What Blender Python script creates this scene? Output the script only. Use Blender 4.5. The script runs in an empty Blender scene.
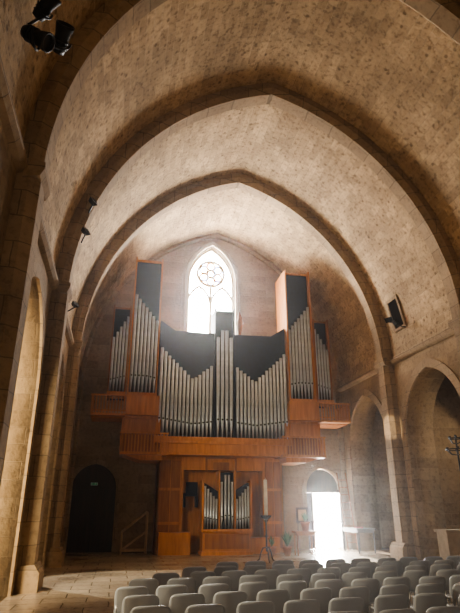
import bpy, bmesh, math, random
from mathutils import Vector, Matrix
random.seed(7)
C=bpy.context; D=bpy.data; col=C.scene.collection
CX=3.9; HW=5.85; ZS=6.7; RISE=7.6; YB=22.5
E=(RISE*RISE-HW*HW)/(2*HW); R0=HW+E

# ---------------------------------------------------------------- materials
def newmat(name):
    m=D.materials.new(name); m.use_nodes=True
    nt=m.node_tree; b=nt.nodes['Principled BSDF']
    return m,nt,b
def N(nt,t,**kw):
    n=nt.nodes.new(t)
    for k,v in kw.items(): setattr(n,k,v)
    return n
def ramp(nt,fac,stops):
    r=N(nt,'ShaderNodeValToRGB'); nt.links.new(fac,r.inputs[0])
    el=r.color_ramp.elements
    while len(el)<len(stops): el.new(0.5)
    for e,(p,c) in zip(el,stops): e.position=p; e.color=(*c,1)
    return r.outputs[0]
def mixc(nt,fac,a,b,mode='MIX'):
    m=N(nt,'ShaderNodeMix',data_type='RGBA',blend_type=mode)
    for s,v in ((0,fac),(6,a),(7,b)):
        if isinstance(v,(int,float)): m.inputs[s].default_value=v
        elif isinstance(v,tuple): m.inputs[s].default_value=(*v,1)
        else: nt.links.new(v,m.inputs[s])
    return m.outputs[2]
def math_n(nt,op,a,b=0.0):
    m=N(nt,'ShaderNodeMath',operation=op)
    for i,v in ((0,a),(1,b)):
        if isinstance(v,(int,float)): m.inputs[i].default_value=v
        else: nt.links.new(v,m.inputs[i])
    return m.outputs[0]

def stone(name,c1,c2,mortar,bw=.6,rh=.3,uv=False,pits=.5,bump=.5,rough=.95,mort=.012,floor=False,small=0.0):
    m,nt,b=newmat(name); L=nt.links
    geo=N(nt,'ShaderNodeNewGeometry')
    if uv:
        tc=N(nt,'ShaderNodeTexCoord'); vec=tc.outputs['UV']
    elif floor:
        vec=geo.outputs['Position']
    else:
        sp=N(nt,'ShaderNodeSeparateXYZ'); L.new(geo.outputs['Position'],sp.inputs[0])
        sn=N(nt,'ShaderNodeSeparateXYZ'); L.new(geo.outputs['True Normal'],sn.inputs[0])
        ax=math_n(nt,'ABSOLUTE',sn.outputs[0]); ay=math_n(nt,'ABSOLUTE',sn.outputs[1])
        g=math_n(nt,'GREATER_THAN',ax,ay)
        mu=N(nt,'ShaderNodeMix',data_type='FLOAT'); L.new(g,mu.inputs[0]); L.new(sp.outputs[0],mu.inputs[2]); L.new(sp.outputs[1],mu.inputs[3])
        cb=N(nt,'ShaderNodeCombineXYZ'); L.new(mu.outputs[0],cb.inputs[0]); L.new(sp.outputs[2],cb.inputs[1])
        vec=cb.outputs[0]
    nz=N(nt,'ShaderNodeTexNoise'); nz.inputs['Scale'].default_value=2.2; nz.inputs['Detail'].default_value=3
    L.new(geo.outputs['Position'],nz.inputs['Vector'])
    va=N(nt,'ShaderNodeVectorMath',operation='SCALE'); L.new(nz.outputs['Color'],va.inputs[0]); va.inputs['Scale'].default_value=.06
    vb=N(nt,'ShaderNodeVectorMath',operation='ADD'); L.new(vec,vb.inputs[0]); L.new(va.outputs[0],vb.inputs[1])
    br=N(nt,'ShaderNodeTexBrick'); L.new(vb.outputs[0],br.inputs['Vector'])
    br.inputs['Scale'].default_value=1; br.inputs['Brick Width'].default_value=bw; br.inputs['Row Height'].default_value=rh
    br.inputs['Mortar Size'].default_value=mort; br.inputs['Mortar Smooth'].default_value=.4; br.inputs['Bias'].default_value=-.1
    br.inputs['Color1'].default_value=(*c1,1); br.inputs['Color2'].default_value=(*c2,1); br.inputs['Mortar'].default_value=(*mortar,1)
    n1=N(nt,'ShaderNodeTexNoise'); n1.inputs['Scale'].default_value=.55; n1.inputs['Detail'].default_value=4
    L.new(geo.outputs['Position'],n1.inputs['Vector'])
    c=mixc(nt,.75,br.outputs['Color'],ramp(nt,n1.outputs['Fac'],[(.3,(.52,.46,.4)),(.7,(1.15,1.1,1.05))]),'MULTIPLY')
    n2=N(nt,'ShaderNodeTexNoise'); n2.inputs['Scale'].default_value=8; n2.inputs['Detail'].default_value=5; n2.inputs['Roughness'].default_value=.65
    L.new(geo.outputs['Position'],n2.inputs['Vector'])
    c=mixc(nt,pits,c,ramp(nt,n2.outputs['Fac'],[(.36,(.35,.3,.25)),(.47,(.9,.9,.9)),(.68,(1.2,1.2,1.2))]),'MULTIPLY')
    if small:
        vo=N(nt,'ShaderNodeTexVoronoi'); vo.inputs['Scale'].default_value=3.0; vo.inputs['Randomness'].default_value=1
        L.new(vb.outputs[0],vo.inputs['Vector'])
        c=mixc(nt,small,c,ramp(nt,vo.outputs['Distance'],[(.10,(.2,.15,.1)),(.19,(1,1,1))]),'MULTIPLY')
    L.new(c,b.inputs['Base Color'])
    b.inputs['Roughness'].default_value=rough
    h=math_n(nt,'SUBTRACT',n2.outputs['Fac'],br.outputs['Fac'])
    bp=N(nt,'ShaderNodeBump'); bp.inputs['Strength'].default_value=bump; bp.inputs['Distance'].default_value=.05
    L.new(h,bp.inputs['Height']); L.new(bp.outputs[0],b.inputs['Normal'])
    return m
def plain(name,c,rough=.6,metal=0,var=.15,scale=8,bump=0,emit=0,spec=None):
    m,nt,b=newmat(name); L=nt.links
    n=N(nt,'ShaderNodeTexNoise'); n.inputs['Scale'].default_value=scale; n.inputs['Detail'].default_value=3
    tc=N(nt,'ShaderNodeTexCoord'); L.new(tc.outputs['Object'],n.inputs['Vector'])
    lo=tuple(max(0,x*(1-var)) for x in c); hi=tuple(min(1,x*(1+var)) for x in c)
    L.new(ramp(nt,n.outputs['Fac'],[(.3,lo),(.7,hi)]),b.inputs['Base Color'])
    b.inputs['Roughness'].default_value=rough; b.inputs['Metallic'].default_value=metal
    if spec is not None: b.inputs['Specular IOR Level'].default_value=spec
    if bump:
        bp=N(nt,'ShaderNodeBump'); bp.inputs['Strength'].default_value=bump; L.new(n.outputs['Fac'],bp.inputs['Height']); L.new(bp.outputs[0],b.inputs['Normal'])
    if emit:
        b.inputs['Emission Color'].default_value=(*c,1); b.inputs['Emission Strength'].default_value=emit
    return m
def wood(name,c1,c2,rough=.5,sc=(1,1,.12)):
    m,nt,b=newmat(name); L=nt.links
    tc=N(nt,'ShaderNodeTexCoord'); mp=N(nt,'ShaderNodeMapping'); mp.inputs['Scale'].default_value=sc
    L.new(tc.outputs['Object'],mp.inputs[0])
    n=N(nt,'ShaderNodeTexNoise'); n.inputs['Scale'].default_value=9; n.inputs['Detail'].default_value=5; n.inputs['Distortion'].default_value=.6
    L.new(mp.outputs[0],n.inputs['Vector'])
    L.new(ramp(nt,n.outputs['Fac'],[(.3,c1),(.7,c2)]),b.inputs['Base Color'])
    b.inputs['Roughness'].default_value=rough; b.inputs['Specular IOR Level'].default_value=.3
    return m
M={}
M['vault']=stone('vault_stone',(.52,.38,.225),(.35,.25,.145),(.50,.385,.25),bw=.5,rh=.25,uv=True,pits=.65,bump=.8,mort=.010,small=.6)
M['wall']=stone('wall_stone',(.38,.275,.16),(.27,.19,.108),(.34,.25,.155),bw=.8,rh=.36,pits=.4,bump=.4)
M['rib']=stone('rib_stone',(.38,.28,.175),(.29,.21,.13),(.2,.15,.095),bw=.9,rh=.45,pits=.35,bump=.35)
M['floor']=stone('floor_stone',(.46,.40,.32),(.36,.305,.245),(.16,.135,.11),bw=.8,rh=.55,pits=.35,bump=.1,rough=.24,floor=True)
M['wood']=wood('orange_oak',(.38,.135,.026),(.56,.23,.056))
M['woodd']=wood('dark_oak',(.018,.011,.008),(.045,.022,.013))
M['woodm']=wood('mid_oak',(.22,.075,.019),(.35,.135,.035))
M['woodl']=wood('pale_pine',(.5,.33,.16),(.65,.45,.24))
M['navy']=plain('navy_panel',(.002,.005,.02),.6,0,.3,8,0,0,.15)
M['pipe']=plain('pipe_metal',(.52,.57,.65),.36,.75,.12,5)
M['black']=plain('black_iron',(.012,.012,.013),.5,.3,.3)
M['recess_shade']=plain('painted_recess_shade',(.012,.010,.009),1,0,.3,8,0,0,0)
M['chair']=plain('grey_plastic',(.32,.34,.38),.34,0,.04,3)
M['chrome']=plain('grey_steel',(.35,.35,.36),.3,.9,.05)
M['wax']=plain('white_wax',(.85,.8,.7),.5)
M['white']=plain('white_paint',(.8,.8,.78),.6,0,.05)
M['green']=plain('leaf_green',(.05,.12,.03),.6,0,.4)
M['terra']=plain('terracotta',(.4,.17,.08),.8)
M['exit']=plain('exit_green',(.04,.30,.15),.5,0,.05,8,0,.15)
M['redp']=plain('red_cloth',(.35,.03,.03),.8)
M['window']=plain('window_stone',(.42,.34,.24),.9,0,.15,4,.2)
M['ground']=plain('pale_paving',(.7,.68,.64),.9,0,.08,2)

# ---------------------------------------------------------------- mesh helpers
def finish(bm,name,mats,smooth=False,parent=None,loc=None):
    me=D.meshes.new(name); 
    bmesh.ops.recalc_face_normals(bm,faces=bm.faces)
    bm.to_mesh(me); bm.free()
    if not isinstance(mats,(list,tuple)): mats=[mats]
    for m in mats: me.materials.append(m)
    if smooth:
        for p in me.polygons: p.use_smooth=True
    o=D.objects.new(name,me); col.objects.link(o)
    if loc: o.location=loc
    if parent: o.parent=parent
    return o
def bbox(bm,x0,x1,y0,y1,z0,z1,mi=0):
    vs=[bm.verts.new((x,y,z)) for x in (x0,x1) for y in (y0,y1) for z in (z0,z1)]
    for f in ((0,1,3,2),(4,6,7,5),(0,4,5,1),(2,3,7,6),(0,2,6,4),(1,5,7,3)):
        fc=bm.faces.new([vs[i] for i in f]); fc.material_index=mi
def prism(bm,poly,f0,f1,mi=0):
    a=[bm.verts.new(f0(*p)) for p in poly]; b=[bm.verts.new(f1(*p)) for p in poly]
    n=len(poly)
    fs=[bm.faces.new(a),bm.faces.new(b[::-1])]
    for i in range(n): fs.append(bm.faces.new((a[i],b[i],b[(i+1)%n],a[(i+1)%n])))
    for f in fs: f.material_index=mi
def prismXZ(bm,poly,y0,y1,mi=0): prism(bm,poly,lambda x,z:(x,y0,z),lambda x,z:(x,y1,z),mi)
def lathe(bm,prof,seg=14,cx=0,cy=0,mi=0,cap=True):
    rings=[]
    for r,z in prof:
        rings.append([bm.verts.new((cx+r*math.cos(2*math.pi*i/seg),cy+r*math.sin(2*math.pi*i/seg),z)) for i in range(seg)])
    for a,b in zip(rings,rings[1:]):
        for i in range(seg):
            f=bm.faces.new((a[i],a[(i+1)%seg],b[(i+1)%seg],b[i])); f.material_index=mi; f.smooth=True
    if cap:
        f=bm.faces.new(rings[0][::-1]); f.material_index=mi
        f=bm.faces.new(rings[-1]); f.material_index=mi
def tube(bm,pts,r,seg=8,closed=False,mi=0):
    pts=[Vector(p) for p in pts]; n=len(pts); rings=[]
    prevn=None
    for i,p in enumerate(pts):
        if closed: t=pts[(i+1)%n]-pts[i-1]
        else: t=pts[min(i+1,n-1)]-pts[max(i-1,0)]
        t.normalize()
        if prevn is None:
            ref=Vector((0,1,0)) if abs(t.y)<.9 else Vector((1,0,0))
            nn=(ref-t*ref.dot(t)).normalized()
        else: nn=(prevn-t*prevn.dot(t)).normalized()
        prevn=nn; bb=t.cross(nn)
        rr=r[i] if isinstance(r,(list,tuple)) else r
        rings.append([bm.verts.new(p+nn*rr*math.cos(2*math.pi*k/seg)+bb*rr*math.sin(2*math.pi*k/seg)) for k in range(seg)])
    rng=range(n) if closed else range(n-1)
    for i in rng:
        a,b=rings[i],rings[(i+1)%n]
        for k in range(seg):
            f=bm.faces.new((a[k],a[(k+1)%seg],b[(k+1)%seg],b[k])); f.smooth=True; f.material_index=mi
    if not closed:
        for q in (rings[0][::-1],rings[-1]): 
            f=bm.faces.new(q); f.material_index=mi
def plate(name,outer,holes,axis,p0,p1,mat):
    cu=D.curves.new(name,'CURVE'); cu.dimensions='2D'; cu.fill_mode='BOTH'; cu.extrude=abs(p1-p0)/2
    for poly in [outer]+holes:
        s=cu.splines.new('POLY'); s.points.add(len(poly)-1)
        for i,(a,b) in enumerate(poly): s.points[i].co=(a,b,0,1)
        s.use_cyclic_u=True
    o=D.objects.new(name,cu); col.objects.link(o)
    dg=C.evaluated_depsgraph_get(); me=D.meshes.new_from_object(o.evaluated_get(dg))
    D.objects.remove(o); D.curves.remove(cu)
    c=(p0+p1)/2
    for v in me.vertices:
        a,b,d=v.co
        v.co=(c+d,a,b) if axis=='X' else (a,c+d,b)
    bm=bmesh.new(); bm.from_mesh(me); bmesh.ops.remove_doubles(bm,verts=bm.verts,dist=1e-4); bmesh.ops.recalc_face_normals(bm,faces=bm.faces); bm.to_mesh(me); bm.free()
    me.materials.clear(); me.materials.append(mat)
    me.name=name
    ob=D.objects.new(name,me); col.objects.link(ob); ob['kind']='structure'
    return ob
def pointed(cx,hw,z0,zs,rise,n=12):
    e=(rise*rise-hw*hw)/(2*hw); R=hw+e; am=math.atan2(rise,e)
    pts=[(cx+hw,z0)]
    for i in range(n+1):
        a=am*i/n; pts.append((cx-e+R*math.cos(a),zs+R*math.sin(a)))
    for i in range(n-1,-1,-1):
        a=am*i/n; pts.append((cx+e-R*math.cos(a),zs+R*math.sin(a)))
    pts.append((cx-hw,z0))
    return pts
def vault_off(d,z0,n=20):
    R=R0-d; am=math.acos(E/R); r=[(CX-HW+d,z0)]
    r+=[(CX+E-R*math.cos(am*i/n),ZS+R*math.sin(am*i/n)) for i in range(n+1)]
    r+=[(CX-E+R*math.cos(am*i/n),ZS+R*math.sin(am*i/n)) for i in range(n-1,-1,-1)]
    r+=[(CX+HW-d,z0)]
    return r
def struct(o): o['kind']='structure'; return o
def thing(o,label,cat,group=None):
    o['label']=label; o['category']=cat
    if group: o['group']=group
    return o
def empty(name,loc):
    o=D.objects.new(name,None); o.location=loc; o.empty_display_size=.2; col.objects.link(o); return o

# ---------------------------------------------------------------- shell
YF=-6.0
bm=bmesh.new(); prof=vault_off(0,ZS,28)[1:-1]; uvl=bm.loops.layers.uv.new('UVMap')
acc=[0]
for a,b in zip(prof,prof[1:]): acc.append(acc[-1]+math.dist(a,b))
ys=[YF+i*(YB-YF)/12 for i in range(13)]
out=vault_off(-.5,ZS,28)[1:-1]
g=[[bm.verts.new((p[0],y,p[1])) for p in prof] for y in ys]
for j in range(12):
    for i in range(len(prof)-1):
        f=bm.faces.new((g[j][i],g[j][i+1],g[j+1][i+1],g[j+1][i])); f.smooth=True
        for l,(yy,vv) in zip(f.loops,((ys[j],acc[i]),(ys[j],acc[i+1]),(ys[j+1],acc[i+1]),(ys[j+1],acc[i]))): l[uvl].uv=(yy,vv)
go=[[bm.verts.new((p[0],y,p[1])) for p in out] for y in (YF,YB)]
for i in range(len(out)-1): bm.faces.new((go[0][i],go[1][i],go[1][i+1],go[0][i+1]))
me=D.meshes.new('ceiling'); bm.to_mesh(me); bm.free(); me.materials.append(M['vault'])
o=D.objects.new('ceiling',me); col.objects.link(o); struct(o)

BAYS=[5.35,10.25,15.15,19.95]
holes=[pointed(c,1.7,0.0,3.9,2.05) for c in BAYS]
for nm,xa,xb in (('wall_left',-2.95,-1.95),('wall_right',9.75,10.75)):
    plate(nm,[(YF,-.0),(YB,-.0),(YB,7.2),(YF,7.2)],[[(a,b+.001) for a,b in h] for h in holes],'X',xa,xb,M['wall'])
W1=(CX-4.85); W2=8.72
gable=[(-2.95,0),(10.75,0),(10.75,7.5)]+[(p[0],p[1]) for p in vault_off(-.45,ZS,20)[1:-1]][::-1]+[(-2.95,7.5)]
WC=3.68; WH=1.12
win=pointed(WC,WH,8.0,11.75,1.85)
d1=pointed(W1,.88,0.001,2.3,.95); d2=pointed(W2,.80,.001,2.35,.85)
plate('wall_far',gable,[win,d2],'Y',YB,YB+.9,M['wall'])
plate('wall_near',gable,[],'Y',YF-.5,YF,M['wall'])
def sbox(name,x0,x1,y0,y1,z0,z1,mat):
    bm=bmesh.new(); bbox(bm,x0,x1,y0,y1,z0,z1); return struct(finish(bm,name,mat))
plate('wall_left_aisle',[(YF,0),(YB,0),(YB,7),(YF,7)],[],'X',-5.8,-5.3,M['wall'])
plate('wall_right_aisle',[(YF,0),(YB,0),(YB,7),(YF,7)],[],'X',12.6,13.1,M['wall'])
sbox('ceiling_left_aisle',-5.8,-2.95,YF,YB,6.7,7,M['wall'])
sbox('ceiling_right_aisle',10.75,13.1,YF,YB,6.7,7,M['wall'])
sbox('wall_left_aisle_end',-5.8,-2.95,YB,YB+.5,0,7,M['wall'])
sbox('wall_right_aisle_end',10.75,13.1,YB,YB+.5,0,7,M['wall'])
sbox('wall_left_aisle_near',-5.8,-2.95,YF-.5,YF,0,7,M['wall'])
sbox('wall_right_aisle_near',10.75,13.1,YF-.5,YF,0,7,M['wall'])
sbox('floor',-5.8,13.1,YF-.5,YB+.9,-.3,0,M['floor'])
sbox('ground_outside',-2,20,YB+.9,YB+8,-.3,-.02,M['ground'])
sbox('wall_door_backdrop',3,18,YB+7,YB+7.4,-.02,7,M['ground'])  # bright backdrop added outside so the open doorway reads white
k=0
for yc in (7.8,12.7,17.6):
    sbox('wall_aisle_partition.%03d'%k,10.75,12.6,yc-.5,yc+.5,0,6.7,M['wall']); k+=1

sec=[(-.06,-.34),(.20,-.34),(.25,-.30),(.36,-.22),(.36,.22),(.25,.30),(.20,.34),(-.06,.34)]
for k,yc in enumerate((2.9,7.8,12.7,17.6)):
    bm=bmesh.new(); lines=[]
    for d,yo in sec:
        lines.append([bm.verts.new((x,yc+yo,z)) for x,z in vault_off(d,0.0,22)])
    n=len(sec); m=len(lines[0])
    for i in range(n):
        a,b=lines[i],lines[(i+1)%n]
        for j in range(m-1): bm.faces.new((a[j],a[j+1],b[j+1],b[j]))
    for j in (0,m-1): bm.faces.new([l[j] for l in lines])
    struct(finish(bm,'trim_%d'%(k+1),M['rib']))
sec=[(-.06,-.2),(.12,-.2),(.18,-.1),(.18,.05),(-.06,.05)]
bm=bmesh.new(); lines=[[bm.verts.new((x,YB+yo,z)) for x,z in vault_off(d,0.0,22)] for d,yo in sec]
n=len(sec); m=len(lines[0])
for i in range(n):
    a,b=lines[i],lines[(i+1)%n]
    for j in range(m-1): bm.faces.new((a[j],a[j+1],b[j+1],b[j]))
struct(finish(bm,'trim_5',M['rib']))
k=6
for x,s in ((CX-HW,1),(CX+HW,-1)):
    for y0,y1 in ((3.24,7.46),(8.14,12.36),(13.04,17.26),(17.94,22.3)):
        bm=bmesh.new()
        prism(bm,[(-.02,6.55),(.10,6.6),(.16,6.68),(.16,6.76),(-.02,6.8)],lambda a,z:(x+s*a,y0,z),lambda a,z:(x+s*a,y1,z))
        struct(finish(bm,'trim_%d'%k,M['rib'])); k+=1
for x,s in ((CX-HW,1),(CX+HW,-1)):
    for yc in (7.8,12.7,17.6):
        bm=bmesh.new()
        prism(bm,[(.1,6.5),(.36,6.55),(.42,6.68),(.42,6.8),(.1,6.85)],lambda a,z:(x+s*a,yc-.38,z),lambda a,z:(x+s*a,yc+.38,z))
        prism(bm,[(.1,0),(.5,0),(.5,.35),(.4,.5),(.1,.5)],lambda a,z:(x+s*a,yc-.44,z),lambda a,z:(x+s*a,yc+.44,z))
        struct(finish(bm,'trim_%d'%k,M['rib'])); k+=1
def archband(name,cx,hw,zs,rise,w,plane,mat,z0=0,pr=.06):
    a=pointed(cx,hw,z0,zs,rise,14); 
    e=(rise*rise-hw*hw)/(2*hw); R=hw+e+w; h2=hw+w; r2=math.sqrt(max(R*R-e*e,.01))
    b=pointed(cx,h2,z0,zs,r2,14)
    bm=bmesh.new()
    A=[[bm.verts.new(plane(p[0],p[1],d)) for p in q] for q,d in ((a,0),(a,pr),(b,pr),(b,0))]
    n=len(a)
    for i in range(4):
        p,q=A[i],A[(i+1)%4]
        for j in range(n-1): bm.faces.new((p[j],p[j+1],q[j+1],q[j]))
    for j in (0,n-1): bm.faces.new([A[i][j] for i in range(4)])
    return struct(finish(bm,name,mat))
for x,s in ((CX-HW,1),(CX+HW,-1)):
    for yc in BAYS:
        archband('trim_%d'%k,yc,1.7,3.9,2.05,.28,lambda a,z,d:(x+s*d,a,z),M['rib']); k+=1
archband('trim_%d'%k,WC,WH+.02,11.75,1.88,.12,lambda a,z,d:(a,YB-d,z),M['window'],8.0,.12);k+=1
archband('trim_%d'%k,WC,WH+.22,11.75,2.1,.08,lambda a,z,d:(a,YB-d,z),M['rib'],8.0,.07);k+=1
archband('trim_%d'%k,W2,.80,2.35,.85,.16,lambda a,z,d:(a,YB-d,z),M['rib'],0,.05);k+=1
archband('trim_%d'%k,W1,.88,2.3,.95,.16,lambda a,z,d:(a,YB-d,z),M['rib'],0,.05);k+=1
# window tracery
bm=bmesh.new(); yw=YB+.3; wc=WC
def circ(cx,cz,r,n=20,a0=0,a1=2*math.pi): return [(cx+r*math.cos(a0+(a1-a0)*i/n),yw,cz+r*math.sin(a0+(a1-a0)*i/n)) for i in range(n if a1-a0>6.2 else n+1)]
P=pointed(wc,WH-.02,8.0,11.75,1.83)
tube(bm,[(a,yw,b) for a,b in P],.08,6)
zr=12.25
tube(bm,circ(wc,zr,.66),.07,6,True)
for i in range(6):
    a=math.pi/6+i*math.pi/3
    tube(bm,circ(wc+.40*math.cos(a),zr+.40*math.sin(a),.19,12),.045,5,True)
tube(bm,circ(wc,zr,.17,12),.045,5,True)
tube(bm,[(wc,yw,8.0),(wc,yw,11.6)],.075,6)
for s in (-1,1):
    q=pointed(wc+s*.56,.54,8.0,10.6,.95,8); tube(bm,[(a,yw,b) for a,b in q],.06,6)
    tube(bm,circ(wc+s*.74,11.45,.24,12),.04,5,True)
struct(finish(bm,'window_1',M['window']))
# leaded glass made to glow in place of daylight, faintly coloured in the rose
m,nt,b=newmat('glowing_leaded_glass'); L=nt.links
geo=N(nt,'ShaderNodeNewGeometry'); vo=N(nt,'ShaderNodeTexVoronoi'); vo.inputs['Scale'].default_value=5; L.new(geo.outputs['Position'],vo.inputs['Vector'])
sh=N(nt,'ShaderNodeSeparateColor'); L.new(vo.outputs['Color'],sh.inputs[0])
cc=ramp(nt,sh.outputs[0],[(.0,(.02,.06,.3)),(.3,(.2,.35,.7)),(.5,(1,.97,.9)),(.75,(.8,.5,.15)),(.9,(.5,.15,.08))])
ds=N(nt,'ShaderNodeVectorMath',operation='DISTANCE'); L.new(geo.outputs['Position'],ds.inputs[0]); ds.inputs[1].default_value=(wc,yw+.1,zr)
gt=math_n(nt,'LESS_THAN',ds.outputs['Value'],.66)
gt=math_n(nt,'MULTIPLY',gt,.92)
cc=mixc(nt,gt,(1,.97,.92),cc)
em=N(nt,'ShaderNodeEmission'); L.new(cc,em.inputs[0]); em.inputs[1].default_value=115
L.new(em.outputs[0],nt.nodes['Material Output'].inputs['Surface'])
bm=bmesh.new(); f=bm.faces.new([bm.verts.new((a,yw+.1,z)) for a,z in pointed(WC,WH,8.0,11.75,1.85)])
struct(finish(bm,'window_3',m))

# far doors
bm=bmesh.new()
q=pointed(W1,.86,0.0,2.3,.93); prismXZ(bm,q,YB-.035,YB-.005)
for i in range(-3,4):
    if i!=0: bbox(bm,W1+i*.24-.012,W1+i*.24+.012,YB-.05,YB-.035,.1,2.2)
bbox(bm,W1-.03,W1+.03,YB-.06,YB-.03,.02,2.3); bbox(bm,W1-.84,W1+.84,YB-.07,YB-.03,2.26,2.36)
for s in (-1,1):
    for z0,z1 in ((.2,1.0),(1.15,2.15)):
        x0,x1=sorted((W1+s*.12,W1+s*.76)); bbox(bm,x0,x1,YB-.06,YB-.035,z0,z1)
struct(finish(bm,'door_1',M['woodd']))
bm=bmesh.new(); bbox(bm,-.13,.13,0,.05,0,.10,0); bbox(bm,-.11,.11,-.01,0,.01,.09,1); 
bbox(bm,-.08,-.04,-.015,-.01,.04,.06,0); bbox(bm,.02,.04,-.015,-.01,.02,.08,0); bbox(bm,.04,.08,-.015,-.01,.06,.075,0)
thing(finish(bm,'exit_sign',[M['white'],M['exit']],loc=(W1+.0,YB-.13,2.42)),'small green exit sign above dark arched door','sign')
bm=bmesh.new()
tp=[p for p in pointed(W2,.78,2.30,2.35,.83)]
prismXZ(bm,tp,YB+.3,YB+.36)
bbox(bm,W2-.79,W2+.79,YB+.25,YB+.4,2.2,2.32); bbox(bm,W2-.79,W2-.72,YB+.25,YB+.4,0,2.3); bbox(bm,W2+.72,W2+.79,YB+.25,YB+.4,0,2.3)
struct(finish(bm,'door_2',M['woodd']))
def leaf(name,hx,ang,w=.72,sgn=1):
    bm=bmesh.new(); x0,x1=sorted((0,sgn*w)); bbox(bm,x0,x1,-.025,.025,.02,2.18)
    for z0,z1 in ((.2,.95),(1.1,2.0)):
        bbox(bm,x0+.1,x1-.1,-.04,.04,z0,z1)
    bbox(bm,x0+.04 if sgn<0 else x1-.08,x0+.08 if sgn<0 else x1-.04,-.08,.08,1.0,1.08)
    o=finish(bm,name,M['woodd'],loc=(hx,YB+.22,0)); o.rotation_euler[2]=ang; struct(o)
leaf('door_3',W2+.72,math.radians(75),.72,-1)
leaf('door_4',W2-.72,math.radians(-82),.5,1)

def vaultpt(side,z,d=0):
    h=z-ZS; x=math.sqrt((R0-d)**2-h*h)-E
    return CX+side*x
bm=bmesh.new()
y0,y1,z0,z1=16.0,16.6,7.75,8.75
def vp(za,zb,dn,df): return [(vaultpt(1,za,dn),za),(vaultpt(1,zb,dn),zb),(vaultpt(1,zb,df),zb),(vaultpt(1,za,df),za)]
prismXZ(bm,vp(z0-.1,z1+.1,.05,-.2),y0-.1,y0); prismXZ(bm,vp(z0-.1,z1+.1,.05,-.2),y1,y1+.1)
prismXZ(bm,vp(z1,z1+.1,.05,-.2),y0,y1); prismXZ(bm,vp(z0-.1,z0,.05,-.2),y0,y1)
prismXZ(bm,vp(z0,z1,.03,-.2),y0,y1,1)  # near-black panel stands in for the shade inside the opening
struct(finish(bm,'window_2',[M['rib'],M['recess_shade']]))

# ---------------------------------------------------------------- organ
organ=empty('pipe_organ',(CX,21.2,0))
thing(organ,'tall modern pipe organ in orange oak with grey metal pipes','organ')
def P_(o,par):
    o.parent=par
    t=Vector((0,0,0)); q=par
    while q: t+=q.location; q=q.parent
    o.location=o.location-t
    return o
def obx(name,boxes,mat,par,bev=0):
    bm=bmesh.new()
    for b in boxes: bbox(bm,*b[:6],mi=(b[6] if len(b)>6 else 0))
    return P_(finish(bm,name,mat),par)
YO=20.3
def pipe_mesh(r,h):
    bm=bmesh.new(); fh=min(.55,h*.16)+.1
    lathe(bm,[(r*.28,0),(r*.95,fh),(r,fh+.03),(r,h),(r*.86,h),(r*.86,h-.06)],14)
    bbox(bm,-r*.55,r*.55,-r*1.04,-r*.7,fh+.03,fh+.03+r*1.0,1)
    bbox(bm,-r*.72,-r*.58,-r*1.25,-r*.6,fh,fh+r*1.5,0); bbox(bm,r*.58,r*.72,-r*1.25,-r*.6,fh,fh+r*1.5,0)
    me=D.meshes.new('organ_pipe'); bmesh.ops.recalc_face_normals(bm,faces=bm.faces); bm.to_mesh(me); bm.free(); me.materials.append(M['pipe']); me.materials.append(M['black'])
    return me
def pipes(xs,tops,zb,y,par,r):
    for x,t in zip(xs,tops):
        zz=zb(x) if callable(zb) else zb
        o=D.objects.new('organ_pipe',pipe_mesh(r,t-zz)); col.objects.link(o); o.location=(x,y,zz); P_(o,par)
def lin(a,b,n): return [a+(b-a)*i/(n-1) for i in range(n)]
def X(side,off): return CX+side*off
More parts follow.
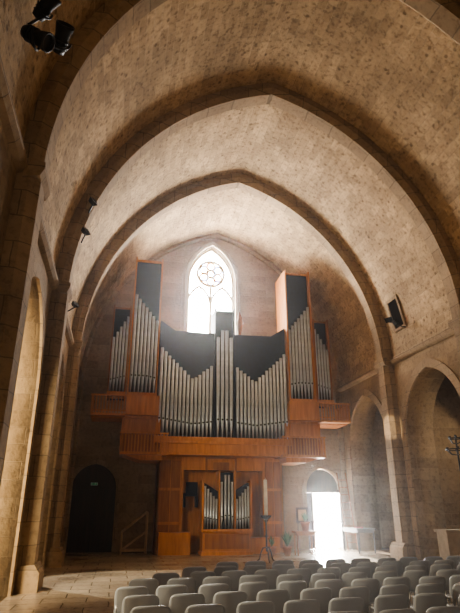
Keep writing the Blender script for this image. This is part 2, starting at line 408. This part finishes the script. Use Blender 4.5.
for s in (-1,1):
    def xb(a,b): 
        q=sorted((CX+s*a,CX+s*b)); return q[0],q[1]
    x0,x1=xb(2.7,3.85)
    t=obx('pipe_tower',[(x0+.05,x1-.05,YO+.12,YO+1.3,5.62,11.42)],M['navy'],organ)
    obx('tower_cheek',[(x0,x0+.06,YO-.12,YO+1.35,5.6,11.55),(x1-.06,x1,YO-.12,YO+1.35,5.6,11.55),(x0+.06,x1-.06,YO+.05,YO+1.35,11.42,11.5),(x0+.06,x1-.06,YO+1.3,YO+1.35,5.62,11.42)],M['wood'],t)
    n=7; xs=lin(CX+s*2.83,CX+s*3.72,n); pipes(xs,lin(8.75,9.85,n),lambda x:5.72,YO-.02,t,.06)
    obx('toe_board',[(x0,x1,YO-.2,YO+.3,5.55,5.74)],M['wood'],t)
    x0,x1=xb(3.9,4.6)
    t=obx('pipe_tower',[(x0+.04,x1-.04,YO+.12,YO+1.0,5.62,9.2)],M['navy'],organ)
    obx('tower_cheek',[(x0,x0+.05,YO-.1,YO+1.05,5.6,9.3),(x1-.05,x1,YO-.1,YO+1.05,5.6,9.3),(x0+.05,x1-.05,YO+.05,YO+1.05,9.2,9.26)],M['woodm'],t)
    n=5; xs=lin(CX+s*4.0,CX+s*4.5,n); pipes(xs,lin(8.85,7.95,n),5.72,YO-.02,t,.047)
    obx('toe_board',[(x0,x1,YO-.2,YO+.3,5.55,5.74)],M['wood'],t)
    bm=bmesh.new()
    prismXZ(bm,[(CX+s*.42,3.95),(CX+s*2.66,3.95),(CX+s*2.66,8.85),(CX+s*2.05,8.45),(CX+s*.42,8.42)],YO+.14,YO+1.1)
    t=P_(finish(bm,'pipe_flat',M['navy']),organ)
    n=14; xs=lin(CX+s*.54,CX+s*2.56,n); tops=[]
    for i in range(n):
        a=i/(n-1)
        tops.append(6.95-(.6)*(a/.36) if a<.36 else 6.35+(1.25)*((a-.36)/.64))
    tops=[q+.04*random.random() for q in tops]
    pipes(xs,tops,4.1,YO,t,.062)
    x0,x1=xb(.42,2.66); obx('toe_board',[(x0,x1,YO-.18,YO+.3,3.95,4.12)],M['wood'],t)
    x0,x1=xb(2.6,5.1)
    bx=[(x0,x1,YO-.1,YO+1.0,4.75,4.85)]
    xi0,xi1=xb(2.6,3.85); bx+=[(xi0,xi1,YO-.35,YO-.28,4.85,5.6),(xi0,xi1,YO-.28,YO+1.0,4.85,5.55)]
    ga=obx('side_gallery',bx,M['wood'],organ)
    sl=[]; xo0,xo1=xb(3.85,5.1)
    nsl=11
    for i in range(nsl):
        xx=xo0+(xo1-xo0)*(i+.5)/nsl; sl.append((xx-.02,xx+.02,YO-.5,YO-.46,4.86,5.5))
    sl.append((xo0,xo1,YO-.54,YO-.42,5.5,5.56)); sl.append((xo0,xo1,YO-.54,YO+1.0,4.78,4.86)); sl.append((xo0,xo1,YO-.44,YO-.4,4.95,5.0))
    xe=CX+s*5.1
    for i in range(10): sl.append((xe-.02,xe+.02,YO-.46+i*.15,YO-.42+i*.15,4.86,5.5))
    sl.append((xe-.04,xe+.04,YO-.5,YO+1.0,5.5,5.56))
    obx('slatted_railing',sl,M['wood'],ga)
    x0,x1=xb(2.5,3.95); obx('case_shoulder',[(x0,x1,YO-.05,YO+1.2,4.2,4.76)],M['wood'],organ)
    x0,x1=xb(2.2,3.95)
    lg=obx('lower_gallery',[(x0,x1,YO-.1,YO+1.3,3.42,3.52),(x0,x1,YO+.1,YO+1.3,3.5,4.2)],M['woodm'],organ)
    sl=[(x0,x1,YO-.54,YO-.44,4.14,4.2),(x0,x1,YO-.54,YO-.05,3.4,3.5)]
    for i in range(15):
        xx=x0+(x1-x0)*(i+.5)/15; sl.append((xx-.024,xx+.024,YO-.51,YO-.47,3.5,4.15))
    xe=CX+s*3.95
    for i in range(8): sl.append((xe-.02,xe+.02,YO-.46+i*.15,YO-.42+i*.15,3.5,4.15))
    sl.append((xe-.04,xe+.04,YO-.5,YO+.8,4.14,4.2))
    obx('slatted_railing',sl,M['wood'],lg)
    bm=bmesh.new()
    prism(bm,[(CX+s*2.4,3.42),(CX+s*3.85,3.42),(CX+s*3.2,3.22),(CX+s*2.4,3.22)],lambda a,z:(a,YO-.3,z),lambda a,z:(a,YO+1.2,z))
    P_(finish(bm,'gallery_bracket',M['wood']),organ)
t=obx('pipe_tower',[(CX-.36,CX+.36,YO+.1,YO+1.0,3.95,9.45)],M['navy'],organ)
obx('tower_cheek',[(CX-.42,CX-.36,YO-.1,YO+1.0,3.95,9.5),(CX+.36,CX+.42,YO-.1,YO+1.0,3.95,9.5)],M['navy'],t)
pipes(lin(CX-.27,CX+.27,4),[8.2,8.5,8.5,8.2],4.1,YO-.04,t,.068)
obx('toe_board',[(CX-.42,CX+.42,YO-.22,YO+.3,3.95,4.12)],M['wood'],t)
obx('case_post',[(X(-1,2.68)-.03,X(-1,2.68)+.03,YO-.15,YO+.2,3.95,5.6)],M['wood'],organ)
obx('case_post',[(X(1,2.68)-.03,X(1,2.68)+.03,YO-.15,YO+.2,3.95,5.6)],M['wood'],organ)
obx('impost_board',[(CX-2.5,CX+2.5,YO-.16,YO+1.2,3.45,3.96),(CX-2.7,CX+2.7,YO-.24,YO-.1,3.86,3.96),(CX-2.5,CX+2.5,YO-.2,YO-.14,3.45,3.52)],M['wood'],organ)
bm=bmesh.new(); lathe(bm,[(.05,8.3),(.15,8.4),(.07,8.6),(.12,8.9),(.17,9.1),(.1,9.25),(.12,9.35),(.08,9.45),(.01,9.65)],10,CX+.78,YO+.6)
P_(finish(bm,'finial',M['woodm']),organ)
yb=20.95
b=[(CX-2.5,CX+2.5,yb+.55,yb+.65,0,3.45),
   (CX-2.5,CX-1.55,yb,yb+.1,.0,3.45),(CX+1.75,CX+2.5,yb,yb+.1,0,3.45),
   (CX-2.5,CX-2.42,yb,yb+.6,0,3.45),(CX+2.42,CX+2.5,yb,yb+.6,0,3.45),
   (CX-1.55,CX-1.47,yb-.05,yb+.6,0,3.45),(CX+1.67,CX+1.75,yb-.05,yb+.6,0,3.45),
   (CX-1.5,CX+1.7,yb-.02,yb+.6,2.95,3.45)]
lc=obx('lower_case',b,M['wood'],organ)
for xs_ in (((CX-2.38,CX-1.98),(CX-1.94,CX-1.6)),((CX+1.8,CX+2.1),(CX+2.14,CX+2.42))):
    for x0,x1 in xs_:
        for z0,z1 in ((.15,1.0),(1.1,2.2),(2.3,3.3)): obx('case_panel',[(x0,x1,yb-.03,yb,z0,z1)],M['woodm'],lc)
obx('console_niche',[(CX-.55,CX+.55,yb+.0,yb+.5,2.95,3.4)],M['navy'],lc)
obx('niche_frame',[(CX-.62,CX+.62,yb-.08,yb-.02,3.38,3.44),(CX-.62,CX-.55,yb-.08,yb+.0,2.9,3.4),(CX+.55,CX+.62,yb-.08,yb,2.9,3.4),(CX-.3,CX+.3,yb-.1,yb-.04,2.95,3.25)],M['woodm'],lc)
obx('side_platform',[(CX-2.35,CX-1.2,yb-.45,yb-.0,0,.75)],M['wood'],lc)
obx('side_platform',[(CX+.9,CX+2.2,yb-.4,yb,0,.55)],M['wood'],lc)
kd=obx('keyboard_desk',[(CX-1.45,CX-.95,yb-.35,yb+.3,2.0,2.1),(CX-1.45,CX-1.4,yb-.3,yb+.3,1.6,2.0),(CX-.98,CX-.93,yb-.3,yb+.3,1.6,2.0),(CX-1.4,CX-.95,yb-.28,yb-.24,2.1,2.5)],M['navy'],organ)
pc=CX+.1; yp=20.15
po=obx('positive_case',[(pc-.95,pc+.95,yp,yp+.7,0,.12),(pc-.9,pc+.9,yp+.05,yp+.65,.12,.8),(pc-.97,pc+.97,yp-.05,yp+.7,.76,.86),
   (pc-.95,pc-.88,yp,yp+.6,.8,2.55),(pc+.88,pc+.95,yp,yp+.6,.8,2.55),(pc-.32,pc-.27,yp,yp+.6,.8,2.9),(pc+.27,pc+.32,yp,yp+.6,.8,2.9)],M['wood'],organ)
bm=bmesh.new(); prismXZ(bm,[(pc-.9,.85),(pc+.9,.85),(pc+.9,2.5),(pc+.3,2.15),(pc+.3,2.85),(pc-.3,2.85),(pc-.3,2.15),(pc-.9,2.5)],yp+.22,yp+.6)
P_(finish(bm,'positive_back',M['navy']),po)
obx('positive_base_panel',[(pc-.82,pc+.82,yp+.02,yp+.05,.2,.7)],M['woodm'],po)
pipes(lin(pc-.82,pc-.39,5),[2.35,2.25,2.12,2.0,1.9],.87,yp+.1,po,.042)
pipes(lin(pc+.82,pc+.39,5),[2.35,2.25,2.12,2.0,1.9],.87,yp+.1,po,.042)
pipes(lin(pc-.2,pc+.2,4),[2.5,2.75,2.75,2.5],.87,yp+.06,po,.045)

# ---------------------------------------------------------------- candle stand
cs=empty('paschal_candle_stand',(4.75,17.5,0)); thing(cs,'black wrought-iron candle stand holding a tall thick candle','candle stand')
bm=bmesh.new()
for i in range(3):
    a=i*2*math.pi/3+.5; c,s_=math.cos(a),math.sin(a)
    tube(bm,[(0,0,.42),(.12*c,.12*s_,.4),(.2*c,.2*s_,.25),(.24*c,.24*s_,.08),(.32*c,.32*s_,.02)],.022,6)
lathe(bm,[(.03,.3),(.03,.7),(.06,.74),(.03,.78),(.03,1.15),(.07,1.2),(.03,1.25)],10)
P_(finish(bm,'stand',M['black'],loc=(4.75,17.5,0)),cs)
bm=bmesh.new(); lathe(bm,[(.03,1.22),(.16,1.3),(.18,1.36),(.16,1.36),(.1,1.33)],14)
P_(finish(bm,'drip_tray',M['black'],loc=(4.75,17.5,0)),cs)
bm=bmesh.new(); lathe(bm,[(.06,1.33),(.06,2.42),(.05,2.46),(.008,2.46),(.006,2.52)],12)
P_(finish(bm,'candle',M['wax'],loc=(4.75,17.5,0)),cs)

cb=empty('iron_candelabrum',(9.15,13.3,0)); thing(cb,'tall black wrought-iron candelabrum beside the stone arch','candelabrum')
bm=bmesh.new()
for i in range(3):
    a=i*2*math.pi/3; c,s_=math.cos(a),math.sin(a)
    tube(bm,[(0,0,.35),(.14*c,.14*s_,.3),(.2*c,.2*s_,.02)],.02,6)
tube(bm,[(0,0,.3),(0,0,3.5)],.025,8)
P_(finish(bm,'stand',M['black'],loc=(9.15,13.3,0)),cb)
bm=bmesh.new()
for z,r in ((3.1,.3),(3.4,.18)):
    tube(bm,[(r*math.cos(i*math.pi/8),r*math.sin(i*math.pi/8),z) for i in range(16)],.016,5,True)
    for i in range(6):
        a=i*math.pi/3; c,s_=math.cos(a),math.sin(a)
        tube(bm,[(0,0,z-.15),(r*.6*c,r*.6*s_,z-.12),(r*c,r*s_,z)],.012,5)
        lathe(bm,[(.01,z),(.035,z+.03),(.04,z+.05)],8,r*c,r*s_)
P_(finish(bm,'candle_ring',M['black'],loc=(9.15,13.3,0)),cb)
bm=bmesh.new(); bbox(bm,-.35,.35,-.25,.25,.05,.95); bbox(bm,-.4,.4,-.3,.3,.95,1.02); bbox(bm,-.38,.38,-.28,.28,0,.06)
thing(finish(bm,'plinth',M['window'],loc=(9.3,14.3,0)),'pale stone plinth standing beside the arch pier','plinth')

def flood(x,y,z,yaw,pitch,sz,label,tx,ty,tz):
    root=empty('floodlight',(x,y,z)); thing(root,label,'floodlight')
    bm=bmesh.new()
    s=sz
    prism(bm,[(-.5*s,-.3*s),(.5*s,-.3*s),(.5*s,.3*s),(-.5*s,.3*s)],lambda a,b:(a,-.15*s,b),lambda a,b:(a*.6,.28*s,b*.6))
    for i in range(4): bbox(bm,-.5*s+.03,.5*s-.03,-.26*s,-.23*s,(-.3+.18*i)*s,(-.27+.18*i)*s)
    h=finish(bm,'lamp_housing',[M['black']]); h.parent=root; h.rotation_euler=(pitch,0,yaw)
    bm=bmesh.new(); bbox(bm,-.42*s,.42*s,-.165*s,-.152*s,-.24*s,.24*s)
    g=finish(bm,'lamp_glass',[M['black']]); g.parent=root; g.rotation_euler=(pitch,0,yaw)
    bm=bmesh.new(); tube(bm,[(0,0,0),(0,.0,-.35*s),(tx-x,ty-y,tz-z)],.018,6)
    b=finish(bm,'bracket',[M['black']]); b.parent=root
def can(x,y,z,yaw,pitch,s,label,tx,ty,tz):
    root=empty('spotlight',(x,y,z)); thing(root,label,'spotlight')
    bm=bmesh.new(); lathe(bm,[(.04*s,-.5*s),(.2*s,-.46*s),(.24*s,-.3*s),(.24*s,.1*s),(.31*s,.42*s),(.31*s,.5*s),(.27*s,.5*s),(.25*s,.4*s)],14)
    for i in range(3): lathe(bm,[(.27*s,-.3*s+i*.12*s),(.27*s,-.26*s+i*.12*s)],14)
    h=finish(bm,'lamp_housing',[M['black']]); h.parent=root; h.rotation_euler=(pitch,0,yaw)
    bm=bmesh.new(); tube(bm,[(.32*s*math.cos(t),0,-.05*s-.38*s*math.sin(t)) for t in [math.pi*i/8 for i in range(9)]],.02*s+.008,5)
    g=finish(bm,'yoke',[M['black']]); g.parent=root; g.rotation_euler=(0,0,yaw)
    bm=bmesh.new(); tube(bm,[(0,0,-.42*s),(tx-x,ty-y,tz-z)],.02,6)
    b=finish(bm,'bracket',[M['black']]); b.parent=root
R_=math.radians
can(-1.48,5.63,8.1,R_(50),R_(50),.40,'black can spotlight in a cluster high on the vault',-1.68,5.7,7.8)
can(-1.52,5.6,7.5,R_(80),R_(120),.42,'black can spotlight in a cluster high on the vault',-1.72,5.7,7.7)
can(-1.26,5.9,7.85,R_(20),R_(60),.42,'black can spotlight in a cluster high on the vault',-1.68,5.9,7.75)
flood(-1.2,12.2,9.1,math.radians(60),math.radians(-30),.26,'small black floodlight fixed to the rib',-1.3,12.45,8.9)
flood(-1.3,12.2,8.2,math.radians(60),math.radians(-30),.26,'small black floodlight fixed to the rib',-1.4,12.45,8.0)
flood(-1.6,14.5,7.05,math.radians(60),math.radians(-30),.24,'small black floodlight standing on the cornice',-1.82,14.5,6.8)
flood(9.25,16.3,8.0,math.radians(-60),math.radians(30),.30,'black floodlight beside the small vault opening',9.6,16.3,7.9)
flood(9.25,15.9,7.75,math.radians(-100),math.radians(30),.26,'black floodlight beside the small vault opening',9.65,15.9,7.6)

bm=bmesh.new()
def bar(bm,a,b,w=.035,mi=0): tube(bm,[a,b],w,4,mi=mi)
for y in (0,.6):
    bar(bm,(0,y,0),(0,y,.75)); bar(bm,(.9,y,0),(.9,y,1.45)); bar(bm,(0,y,.75),(.9,y,1.45)); bar(bm,(0,y,.12),(.9,y,.12)); bar(bm,(0,y,.12),(.9,y,.75),.02)
for x,z in ((0,.7),(.9,1.4),(.9,.12),(0,.12)): bar(bm,(x,0,z),(x,.6,z))
thing(finish(bm,'wooden_trestle',M['woodl'],loc=(.25,21.2,.0)),'pale pine handrail frame standing by the wall','wooden frame')

def table(name,loc,w,d,h,mat,label,cat='table'):
    r=empty(name,loc); thing(r,label,cat)
    bm=bmesh.new(); bbox(bm,-w/2,w/2,-d/2,d/2,h-.05,h); bbox(bm,-w/2+.06,w/2-.06,-d/2+.05,d/2-.05,h-.14,h-.05); a=finish(bm,'table_top',mat); a.parent=r
    for sx in (-1,1):
        for sy in (-1,1):
            bm=bmesh.new(); lathe(bm,[(.025,0),(.03,.1),(.035,h-.1)],8,sx*(w/2-.08),sy*(d/2-.08)); a=finish(bm,'leg',mat); a.parent=r
    return r
table('side_table',(9.25,20.5,0),.8,1.5,.85,M['woodd'],'dark wooden side table by the side arch')
table('side_table',(6.75,19.6,0),.8,.5,.8,M['woodm'],'small wooden table beside the doorway')
def plant(x,y,h,lab,z0=0):
    r=empty('potted_plant',(x,y,z0)); thing(r,lab,'plant')
    bm=bmesh.new(); lathe(bm,[(.11,0),(.16,.26),(.18,.26),(.18,.31),(.14,.3)],12); a=finish(bm,'pot',M['terra']); a.parent=r
    bm=bmesh.new()
    for i in range(34):
        a=random.random()*6.28; e=random.uniform(.1,.9); L=h*random.uniform(.5,1)
        p=[Vector((0,0,.28))]; 
        for k in (1,2,3):
            t=k/3; p.append(Vector((math.cos(a)*L*e*t*.6,math.sin(a)*L*e*t*.6,.28+L*(t-.35*e*t*t))))
        w=Vector((-math.sin(a),math.cos(a),0))*.03
        vs=[]
        for q,s in zip(p,(.4,1,.9,.05)): vs.append((bm.verts.new(q-w*s),bm.verts.new(q+w*s)))
        for u,v in zip(vs,vs[1:]): bm.faces.new((u[0],u[1],v[1],v[0]))
    a=finish(bm,'foliage',M['green']); a.parent=r
plant(6.05,19.5,.7,'green leafy plant in terracotta pot by the organ')
plant(6.8,19.6,.4,'small green plant in pot on wooden table',.8)
plant(5.5,19.6,.45,'low green plant in terracotta pot beside the organ')
r=empty('notice_stand',(7.0,20.5,0)); thing(r,'small dark display board on wooden legs','notice board')
bm=bmesh.new(); bbox(bm,-.24,.24,-.02,.02,1.05,1.6); a=finish(bm,'board',M['woodd']); a.parent=r
bm=bmesh.new(); bbox(bm,-.16,.16,-.03,-.02,1.13,1.52); a=finish(bm,'paper_sheet',M['woodl']); a.parent=r
for s in (-1,1):
    bm=bmesh.new(); tube(bm,[(s*.22,-.1,0),(s*.18,0,1.6)],.02,6); a=finish(bm,'leg',M['woodd']); a.parent=r
bm=bmesh.new()
A=Vector((9.3,21.2,0)); B=Vector((9.45,22.2,3.0)); w=Vector((.2,0,0))
for s in (-1,1): tube(bm,[A+w*s,B+w*s],.03,4)
for i in range(1,10): p=A.lerp(B,i/10); tube(bm,[p-w,p+w],.018,5)
thing(finish(bm,'ladder',M['woodm']),'wooden ladder leaning against the stone wall','ladder')
bm=bmesh.new(); bbox(bm,-.14,.14,-.1,.1,0,.05); bbox(bm,-.13,.13,-.095,.09,.01,.04,1)
thing(finish(bm,'hymn_book',[M['redp'],M['white']],loc=(9.2,20.3,.85)),'red hymn book lying on the dark table','book')

# ---------------------------------------------------------------- chairs
SC=.9
def shell(fn,nu,nv,th,mat,name):
    bm=bmesh.new()
    g=[[bm.verts.new(Vector(fn(i/nu,j/nv))*SC) for i in range(nu+1)] for j in range(nv+1)]
    for j in range(nv):
        for i in range(nu): 
            f=bm.faces.new((g[j][i],g[j][i+1],g[j+1][i+1],g[j+1][i]))
    bmesh.ops.recalc_face_normals(bm,faces=bm.faces)
    bmesh.ops.solidify(bm,geom=bm.faces[:],thickness=th)
    for f in bm.faces: f.smooth=True
    return finish(bm,name,mat)
def rc(u,v):
    x,y=2*u-1,2*v-1
    k=.28
    return x*math.sqrt(1-k*y*y*y*y*x*x*.9), y*math.sqrt(1-k*x*x*x*x*y*y*.9)
def backf(u,v):
    x,y=rc(u,v); z=.61+.17*y
    return (x*(.225+.005*y),-.215-.05*(y)-.0+.05*x*x,z)
def seatf(u,v):
    x,y=rc(u,v)
    return (x*.22,y*.21+.0,.445+.02*x*x+(.015*y if y>0 else 0)-.03*max(0,y-.7)+.03*max(0,-y-.6))
root=empty('stacking_chair',(0,0,0)); parts=[]
parts.append(shell(backf,12,10,.014,M['chair'],'backrest'))
parts.append(shell(seatf,12,10,.014,M['chair'],'seat'))
for sx in (-1,1):
    for sy in (-1,1):
        bm=bmesh.new()
        if sy>0: pp=[(sx*.19,.14,.435),(sx*.215,.2,.0)]
        else: pp=[(sx*.215,-.25,0),(sx*.195,-.17,.42),(sx*.195,-.2,.56)]
        tube(bm,[Vector(q)*SC for q in pp],.011,6)
        parts.append(finish(bm,'leg',M['chrome']))
for p in parts: p.parent=root
first=True
rows=[(4.6,.85,10),(5.3,.6,12),(6.0,.42,13),(6.7,.32,13),(7.4,.25,14),(8.1,.42,14),(8.8,.8,14),(9.5,1.3,13),(10.2,2.0,12)]
for ry,rx,n in rows:
    for i in range(n):
        x=rx+i*.52+random.uniform(-.02,.02); y=ry+random.uniform(-.04,.04)+i*.03
        a=random.uniform(-.05,.05)
        if first: r=root; first=False
        else:
            r=root.copy(); col.objects.link(r)
            for p in parts:
                q=p.copy(); q.parent=r; col.objects.link(q)
        r.location=(x,y,0); r.rotation_euler=(0,0,a)
        thing(r,'grey plastic stacking chair with thin metal legs','chair','rows of grey chairs in the nave')

# ---------------------------------------------------------------- lights
def area(name,loc,target,sx,sy,e,c=(1,1,1)):
    l=D.lights.new(name,'AREA'); l.shape='RECTANGLE'; l.size=sx; l.size_y=sy; l.energy=e; l.color=c
    o=D.objects.new(name,l); col.objects.link(o); o.location=loc
    o.rotation_euler=(Vector(target)-Vector(loc)).to_track_quat('-Z','Y').to_euler(); return o
def spot(name,loc,target,e,ang,c=(1,1,1),r=.1,blend=.8):
    l=D.lights.new(name,'SPOT'); l.energy=e; l.color=c; l.spot_size=math.radians(ang); l.spot_blend=blend; l.shadow_soft_size=r
    o=D.objects.new(name,l); col.objects.link(o); o.location=loc
    o.rotation_euler=(Vector(target)-Vector(loc)).to_track_quat('-Z','Y').to_euler(); return o
area('door_daylight',(W2,YB+2.2,1.6),(W2,0,.8),3,3.2,6000,(1,.97,.9))
area('backdrop_light',(10.5,YB+2.6,6.5),(9.8,YB+7,1.0),2,2,14000,(1,.97,.92))  # lamp added to whiten the backdrop wall beyond the door
spot('door_sun_spot',(9.6,27,3.4),(7.3,16.5,0),50000,30,(1,.95,.82),.05,.3)  # added spot outside the open door for assumed sun on the floor
area('rear_fill',(1.0,-5.2,5.0),(9,12,8.5),5,6,150,(1,.80,.54))  # added fill lamp behind the camera, no window modelled there
area('left_aisle_fill',(-4.9,6.5,4.4),(-2.4,12,2.8),2.2,2,1900,(1,.84,.56))  # added lamp that brightens the arch jambs, daylight here is assumed
area('right_aisle_fill',(12.3,15.0,4.2),(9,15,1.5),3,2,60,(1,.85,.65))  # added lamp, daylight assumed though this aisle has no window
spot('left_aisle_floor_spot',(-5.0,17.0,5.6),(1.0,13.5,0),3600,34,(1,.9,.72),.05,.3)  # spot added in the closed left aisle for assumed sunlight on the floor
spot('vault_fill',(7.2,21.9,8.9),(3.5,19.5,13.8),140,110,(1,.86,.66))  # added uplight hidden behind the organ to brighten the far vault
spot('vault_fill',(-1.2,14.6,7.4),(7.5,18,12),130,120,(1,.80,.54))
spot('vault_fill',(-1.0,9.0,7.5),(8,11,11.5),60,120,(1,.78,.52))  # added uplight for the nearer vault, no fixture stands here
spot('pier_patch_spot',(-1.2,16.2,7.2),(9.4,17.45,4.3),9000,5,(1,.85,.6),.02,.5)  # added narrow spot inside the nave, puts an assumed sun patch on the pier
w=D.worlds.new('sky'); C.scene.world=w; w.use_nodes=True
bg=w.node_tree.nodes['Background']; bg.inputs[0].default_value=(.97,.98,1,1); bg.inputs[1].default_value=10
vs=w.node_tree.nodes.new('ShaderNodeVolumeScatter'); vs.inputs['Density'].default_value=.0022; vs.inputs['Anisotropy'].default_value=.85; vs.inputs['Color'].default_value=(1,1,1,1)  # thin scatter added to imitate glare around the bright window
w.node_tree.links.new(vs.outputs[0],w.node_tree.nodes['World Output'].inputs['Volume'])
try:
    C.scene.view_settings.view_transform='AgX'; C.scene.view_settings.look='AgX - Medium High Contrast'
except Exception as e: print(e)

cam=D.objects.new('camera',D.cameras.new('camera')); col.objects.link(cam)
cam.location=(0,0,1.6); cam.rotation_euler=(math.radians(111.2),0,math.radians(-11.5))
cam.data.sensor_fit='VERTICAL'; cam.data.sensor_height=24; cam.data.lens=518/613*24
C.scene.camera=cam
